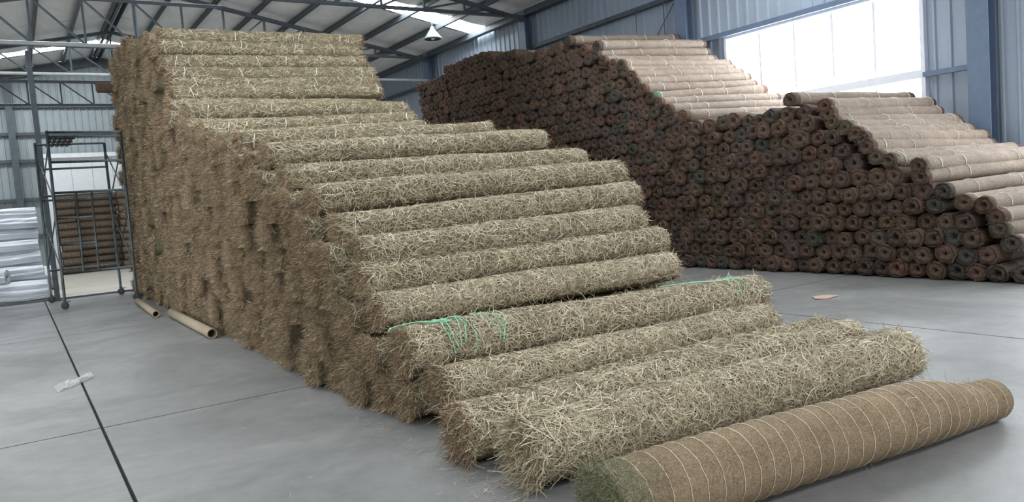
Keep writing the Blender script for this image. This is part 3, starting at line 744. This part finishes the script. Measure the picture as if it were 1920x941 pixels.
for i, q_ in enumerate(inner):
    yj, zj = q_[:2]
    x0 = FX + rng.normal(0.02, 0.035); 
    if i < NB:
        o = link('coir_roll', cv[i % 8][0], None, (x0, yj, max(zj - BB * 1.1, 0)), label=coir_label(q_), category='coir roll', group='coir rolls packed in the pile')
        o.rotation_euler = (0, rng.normal(0, 0.015), rng.normal(0, 0.03)); sc_ = rng.uniform(1.0, 1.22); o.scale = (1, sc_, rng.uniform(0.92, 1.08) * sc_)
    else: rest.append((x0, yj, zj - BB))
Vs, Fs, Ms = [], [], []; o = 0
for i, q in enumerate(rest):
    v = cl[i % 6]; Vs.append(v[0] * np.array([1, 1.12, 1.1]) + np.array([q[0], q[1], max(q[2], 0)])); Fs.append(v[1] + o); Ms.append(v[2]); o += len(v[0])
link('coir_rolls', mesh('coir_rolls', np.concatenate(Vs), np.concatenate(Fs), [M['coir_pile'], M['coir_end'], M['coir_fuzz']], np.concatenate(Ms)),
     kind='stuff', label='remaining coir rolls packed in the far part of the coir pile', category='coir rolls')
print('straw inner', NIN, 'coir rest', len(rest))

# ================================================================== SCAFFOLD TOWER
sc = thing('scaffold_tower', 'dark steel scaffold tower on casters beside the straw stack', 'scaffold', (1.24, 17.5, 0))
def S(x, y, z): return (x - 1.24, y - 17.5, z)
nA = lambda z: S(0.665 + 0.012 * z, 16.55, z); nD = lambda z: S(1.90 + 0.012 * z, 16.68, z)
fC = lambda z: S(0.515 + 0.012 * z, 18.42, z); fB = lambda z: S(1.80 + 0.0 * z, 18.34, z)
for f_, top in ((nA, 3.32), (nD, 3.30), (fC, 3.28), (fB, 3.24)):
    MB().tube([f_(0.17), f_(top)], 0.027, 10).obj('standard', M['scaffold'], sc, True)
    c = f_(0.0); cs = MB()
    wheel = MB(); 
    pts = [(0.0, -0.02), (0.055, -0.02), (0.07, -0.012), (0.07, 0.012), (0.055, 0.02), (0.0, 0.02)]
    seg = 16; V = []; F = []
    for rr_, yy in pts:
        for q in range(seg): V.append((c[0] + rr_ * math.cos(2*PI*q/seg), c[1] + yy, 0.07 + rr_ * math.sin(2*PI*q/seg)))
    for q in range(len(pts) - 1):
        for h in range(seg): F.append((q*seg+h, q*seg+(h+1) % seg, (q+1)*seg+(h+1) % seg, (q+1)*seg+h))
    cw = wheel.add(V, F).obj('caster', M['rubber'], sc, True)
    fk = MB(); fk.box((c[0]-0.02, c[1]-0.035, 0.06), (c[0]+0.02, c[1]-0.024, 0.16)); fk.box((c[0]-0.02, c[1]+0.024, 0.06), (c[0]+0.02, c[1]+0.035, 0.16)); fk.box((c[0]-0.03, c[1]-0.035, 0.155), (c[0]+0.03, c[1]+0.035, 0.175)); fk.box((c[0]+0.02, c[1]-0.01, 0.13), (c[0]+0.10, c[1]+0.01, 0.145))
    fk.obj('caster_fork', M['scaffold'], cw)
for z in (3.29, 2.74, 2.17, 0.66): MB().tube([nA(z), nD(z)], 0.024, 8).obj('rung', M['scaffold'], sc, True)
MB().tube([nA(3.21), nD(3.21)], 0.022, 8).obj('rung', M['scaffold'], sc, True)
for z in (3.24, 2.74, 2.19, 2.10, 0.66): MB().tube([fC(z), fB(z)], 0.022, 8).obj('rung', M['scaffold'], sc, True)
def lx(x, z): return S(x + 0.0, 16.55 + (x - 0.665) * 0.1, z)
for x in (1.05, 1.31): MB().tube([lx(x + 0.01, 2.17), lx(x - 0.015, 0.66)], 0.018, 8).obj('ladder_stile', M['scaffold'], sc, True)
for z in (1.69, 1.20): MB().tube([nA(z), lx(1.30, z)], 0.018, 8).obj('ladder_rung', M['scaffold'], sc, True)
for (p, q) in ((nA, fC), (nD, fB)):
    for z0, z1 in ((2.05, 3.05), (0.75, 1.75)):
        MB().tube([p(z0), q(z1)], 0.013, 6).obj('cross_brace', M['scaffold'], sc, True); MB().tube([p(z1), q(z0)], 0.013, 6).obj('cross_brace', M['scaffold'], sc, True)
for k in range(5):
    x = 0.74 + k * 0.088
    MB().box(S(x, 16.7, 3.215), S(x + 0.06, 18.7, 3.245)).obj('deck_slat', M['deck'], sc)
for y in (16.9, 17.5, 18.1): MB().box(S(0.72, y, 3.19), S(1.17, y + 0.05, 3.215)).obj('deck_bearer', M['deck'], sc)

# ================================================================== WHITE WRAPPED ROLLS
def white_roll(x1, yc, zb, rad, L, label, seed, flat=0.9):
    lf = lump(seed, 0.05); t = thing('wrapped_roll', label, 'wrapped roll', (x1 - L, yc, zb), (0, 0, np.random.default_rng(seed).normal(0, 0.012)), 'white film-wrapped rolls behind the scaffold')
    V, F, mi = body_arrays(L, rad, rad * flat, lf, 60, 40, None, 0.30, 0.015)
    X = V[:, 0]; th = np.arctan2(V[:, 2] - rad * flat, V[:, 1])
    wr_ = 0.018 * np.sin(9 * th + 2.0 * np.sin(1.6 * X + seed)) + 0.010 * np.sin(17 * th + 3 * np.sin(2.3 * X + seed)) * (mi.size > 0); inside = (np.hypot(V[:, 1], V[:, 2] - rad * flat) > rad * 0.6)
    V[:, 1] += wr_ * np.cos(th) * inside; V[:, 2] = np.maximum(V[:, 2] + wr_ * np.sin(th) * inside, 0)
    hole = (np.hypot(V[:, 1], V[:, 2] - rad * flat) < rad * 0.31)
    link('film_wrap', mesh('film_wrap', V, F, M['white_film']), t)
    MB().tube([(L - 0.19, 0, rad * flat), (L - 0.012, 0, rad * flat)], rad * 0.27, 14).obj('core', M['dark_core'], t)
    return t
yy = 19.6
for i, (x1, yc, zb, rad) in enumerate([(0.50, 19.62, 0.0, 0.235), (0.46, 19.8, 0.425, 0.175), (0.44, 19.88, 0.75, 0.16), (0.42, 19.95, 1.03, 0.15), (0.44, 20.05, 1.29, 0.14), (0.46, 20.2, 1.54, 0.14), (0.46, 20.4, 1.78, 0.13)]):
    pos = ['lowest of the wrapped pile', 'second from the floor', 'third from the floor', 'fourth from the floor', 'fifth from the floor', 'second from the top of the pile', 'topmost of the pile'][i]
    white_roll(x1, yc, zb, rad, 5.6, f'roll wrapped in white plastic film behind the scaffold, {pos}', 40 + i)
sw = white_roll(-0.21, 19.15, 0.43, 0.155, 1.2, 'small white wrapped roll on top front of the lowest one, dark core at its end', 60, 1.0)
sw.rotation_euler.z = -0.36; sw.location = (-0.21 - 1.2 * math.cos(0.36), 19.15 + 1.2 * math.sin(0.36), 0.43)
# more wrapped rolls seen through the scaffold legs
white_roll(0.78, 22.6, 0.0, 0.33, 3.2, 'white wrapped roll farther back, end seen between the scaffold legs', 71)

# ================================================================== COIR STACKS BEHIND THE SCAFFOLD
def bale_stack(x0, x1, yc, n, where, ends=False):
    for k in range(n):
        lf = lump(900 + k + int(x0 * 10), 0.05); Lb = x1 - x0
        V, F, mi = body_arrays(Lb, 0.26, 0.135, lf, 8, 14, None, 0.25, 0.02)
        o = link('coir_bale', mesh('coir_bale', V, F, [M['bale'], M['coir_end']], mi), None, (x0 + rng.normal(0, .02), yc + rng.normal(0, .02), k * 0.238), label=f'brown coir bale in the {where} behind the scaffold, {("bottom" if k == 0 else "top" if k == n - 1 else ordw[k] + " from the floor")} one', category='coir bale', group='coir bales stacked behind the scaffold')
bale_stack(1.27, 1.80, 29.6, 11, 'narrow left stack')
bale_stack(1.76, 3.12, 30.2, 11, 'middle stack')
bale_stack(3.10, 5.0, 29.6, 11, 'right stack')

# ================================================================== SMALL THINGS
def tube_on_floor(p, q, rad, label):
    p = np.array(p); q = np.array(q); L = np.linalg.norm(q - p); t = thing('cardboard_tube', label, 'tube', (p[0], p[1], 0), (0, 0, math.atan2(q[1]-p[1], q[0]-p[0])), 'bare cardboard core tubes on the floor')
    mb = MB(); seg = 18; V = []; F = []
    for x, r_ in ((0.06, rad*.78), (0, rad*.78), (0, rad), (L, rad), (L, rad*.78), (L-0.3, rad*.78), (L-0.3, 0.001)):
        for k in range(seg): V.append((x, r_*math.cos(2*PI*k/seg), rad + r_*math.sin(2*PI*k/seg)))
    for i in range(6):
        for k in range(seg): F.append((i*seg+k, i*seg+(k+1)%seg, (i+1)*seg+(k+1)%seg, (i+1)*seg+k))
    mb.add(V, F).obj('tube_wall', M['cardboard'], t, True)
    MB().tube([(L - 0.28, 0, rad), (L - 0.12, 0, rad)], rad * 0.76, 14).obj('bore_shade', M['dark_core'], t)  # dark plug paints the shade inside the hollow tube
tube_on_floor((1.80, 15.75), (1.735, 13.1), 0.055, 'short cardboard core tube on the floor, the one farther along the stack')
tube_on_floor((1.93, 12.9), (1.925, 9.95), 0.065, 'longer cardboard core tube on the floor, the one nearer the camera')
tube_on_floor((1.93, 17.3), (1.92, 16.75), 0.06, 'stub of cardboard tube at the far foot of the stack by the scaffold')
# plastic scrap
P = on(140, 718, 2, 0); r = np.random.default_rng(3); V = []; n = 9
for j in range(n):
    for i in range(n):
        u, v = i/(n-1)-.5, j/(n-1)-.5
        V.append((u*0.36*(1-0.9*abs(v))+0.12*v, v*0.50 + 0.25*u, max(0.004, 0.035*math.sin(9*u+4*v)*math.cos(7*v)*(1-2*max(abs(u),abs(v))) + r.uniform(0.004, 0.03))))
link('plastic_scrap', mesh('plastic_scrap', V, [(j*n+i, j*n+i+1, (j+1)*n+i+1, (j+1)*n+i) for j in range(n-1) for i in range(n-1)], M['plastic'], None, False), None, (P[0], P[1], 0.0), label='crumpled clear plastic scrap on the grey floor joint', category='plastic')
P = on(1546, 558, 2, 0)
V = [(0.16*math.cos(k*PI/5)*(1+.25*math.sin(3*k)), 0.11*math.sin(k*PI/5)*(1+.2*math.cos(2*k)), z + 0.004*(k % 3)) for z in (0.001, 0.012) for k in range(10)]
link('cardboard_scrap', mesh('cardboard_scrap', V, [tuple(range(9, -1, -1)), tuple(range(10, 20))] + [(k, (k+1) % 10, 10+(k+1) % 10, 10+k) for k in range(10)], M['scrap'], None, False), None, (P[0], P[1], 0), label='flat reddish brown cardboard scrap on the floor before the coir pile', category='scrap')
# coir roll poking out of the top of the straw stack towards the scaffold
P = on(183, 163, 1, 17.9)
pk = thing('coir_roll', 'dark brown coir roll poking out of the far top edge of the straw stack', 'coir roll', (P[0], P[1], P[2] - 0.12))
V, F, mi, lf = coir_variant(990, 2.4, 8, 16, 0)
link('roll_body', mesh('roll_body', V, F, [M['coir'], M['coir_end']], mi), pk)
# loose straw on the floor
r = np.random.default_rng(21); n = 900
yy = 2.7 + 9 * r.random(n) ** 2; xx = 2.0 - np.abs(r.normal(0, 0.10, n)) - 0.02; m_ = r.random(n) < 0.12; xx[m_] = r.uniform(0.9, 2.0, m_.sum()); yy[m_] = r.uniform(2.6, 6, m_.sum())
m2 = r.random(n) < 0.12; xx[m2] = r.uniform(2.3, 6.5, m2.sum()); yy[m2] = r.uniform(1.7, 4.2, m2.sum())
ang = r.uniform(0, 6.28, n); ln = r.uniform(0.015, 0.07, n); T = np.linspace(-.5, .5, 3)
Pp = np.stack([xx[:, None] + np.cos(ang)[:, None]*ln[:, None]*T, yy[:, None] + np.sin(ang)[:, None]*ln[:, None]*T, np.full((n, 3), 0.004) + r.uniform(0, .004, (n, 1))], -1)
link('loose_straw', mesh('loose_straw', *ribbons(Pp, r.uniform(0.0015, 0.003, n), np.tile([0, 0, 1.0], (n, 1))), M['straw'], None, False), kind='stuff', label='loose bits of straw scattered on the concrete along the stack', category='straw')
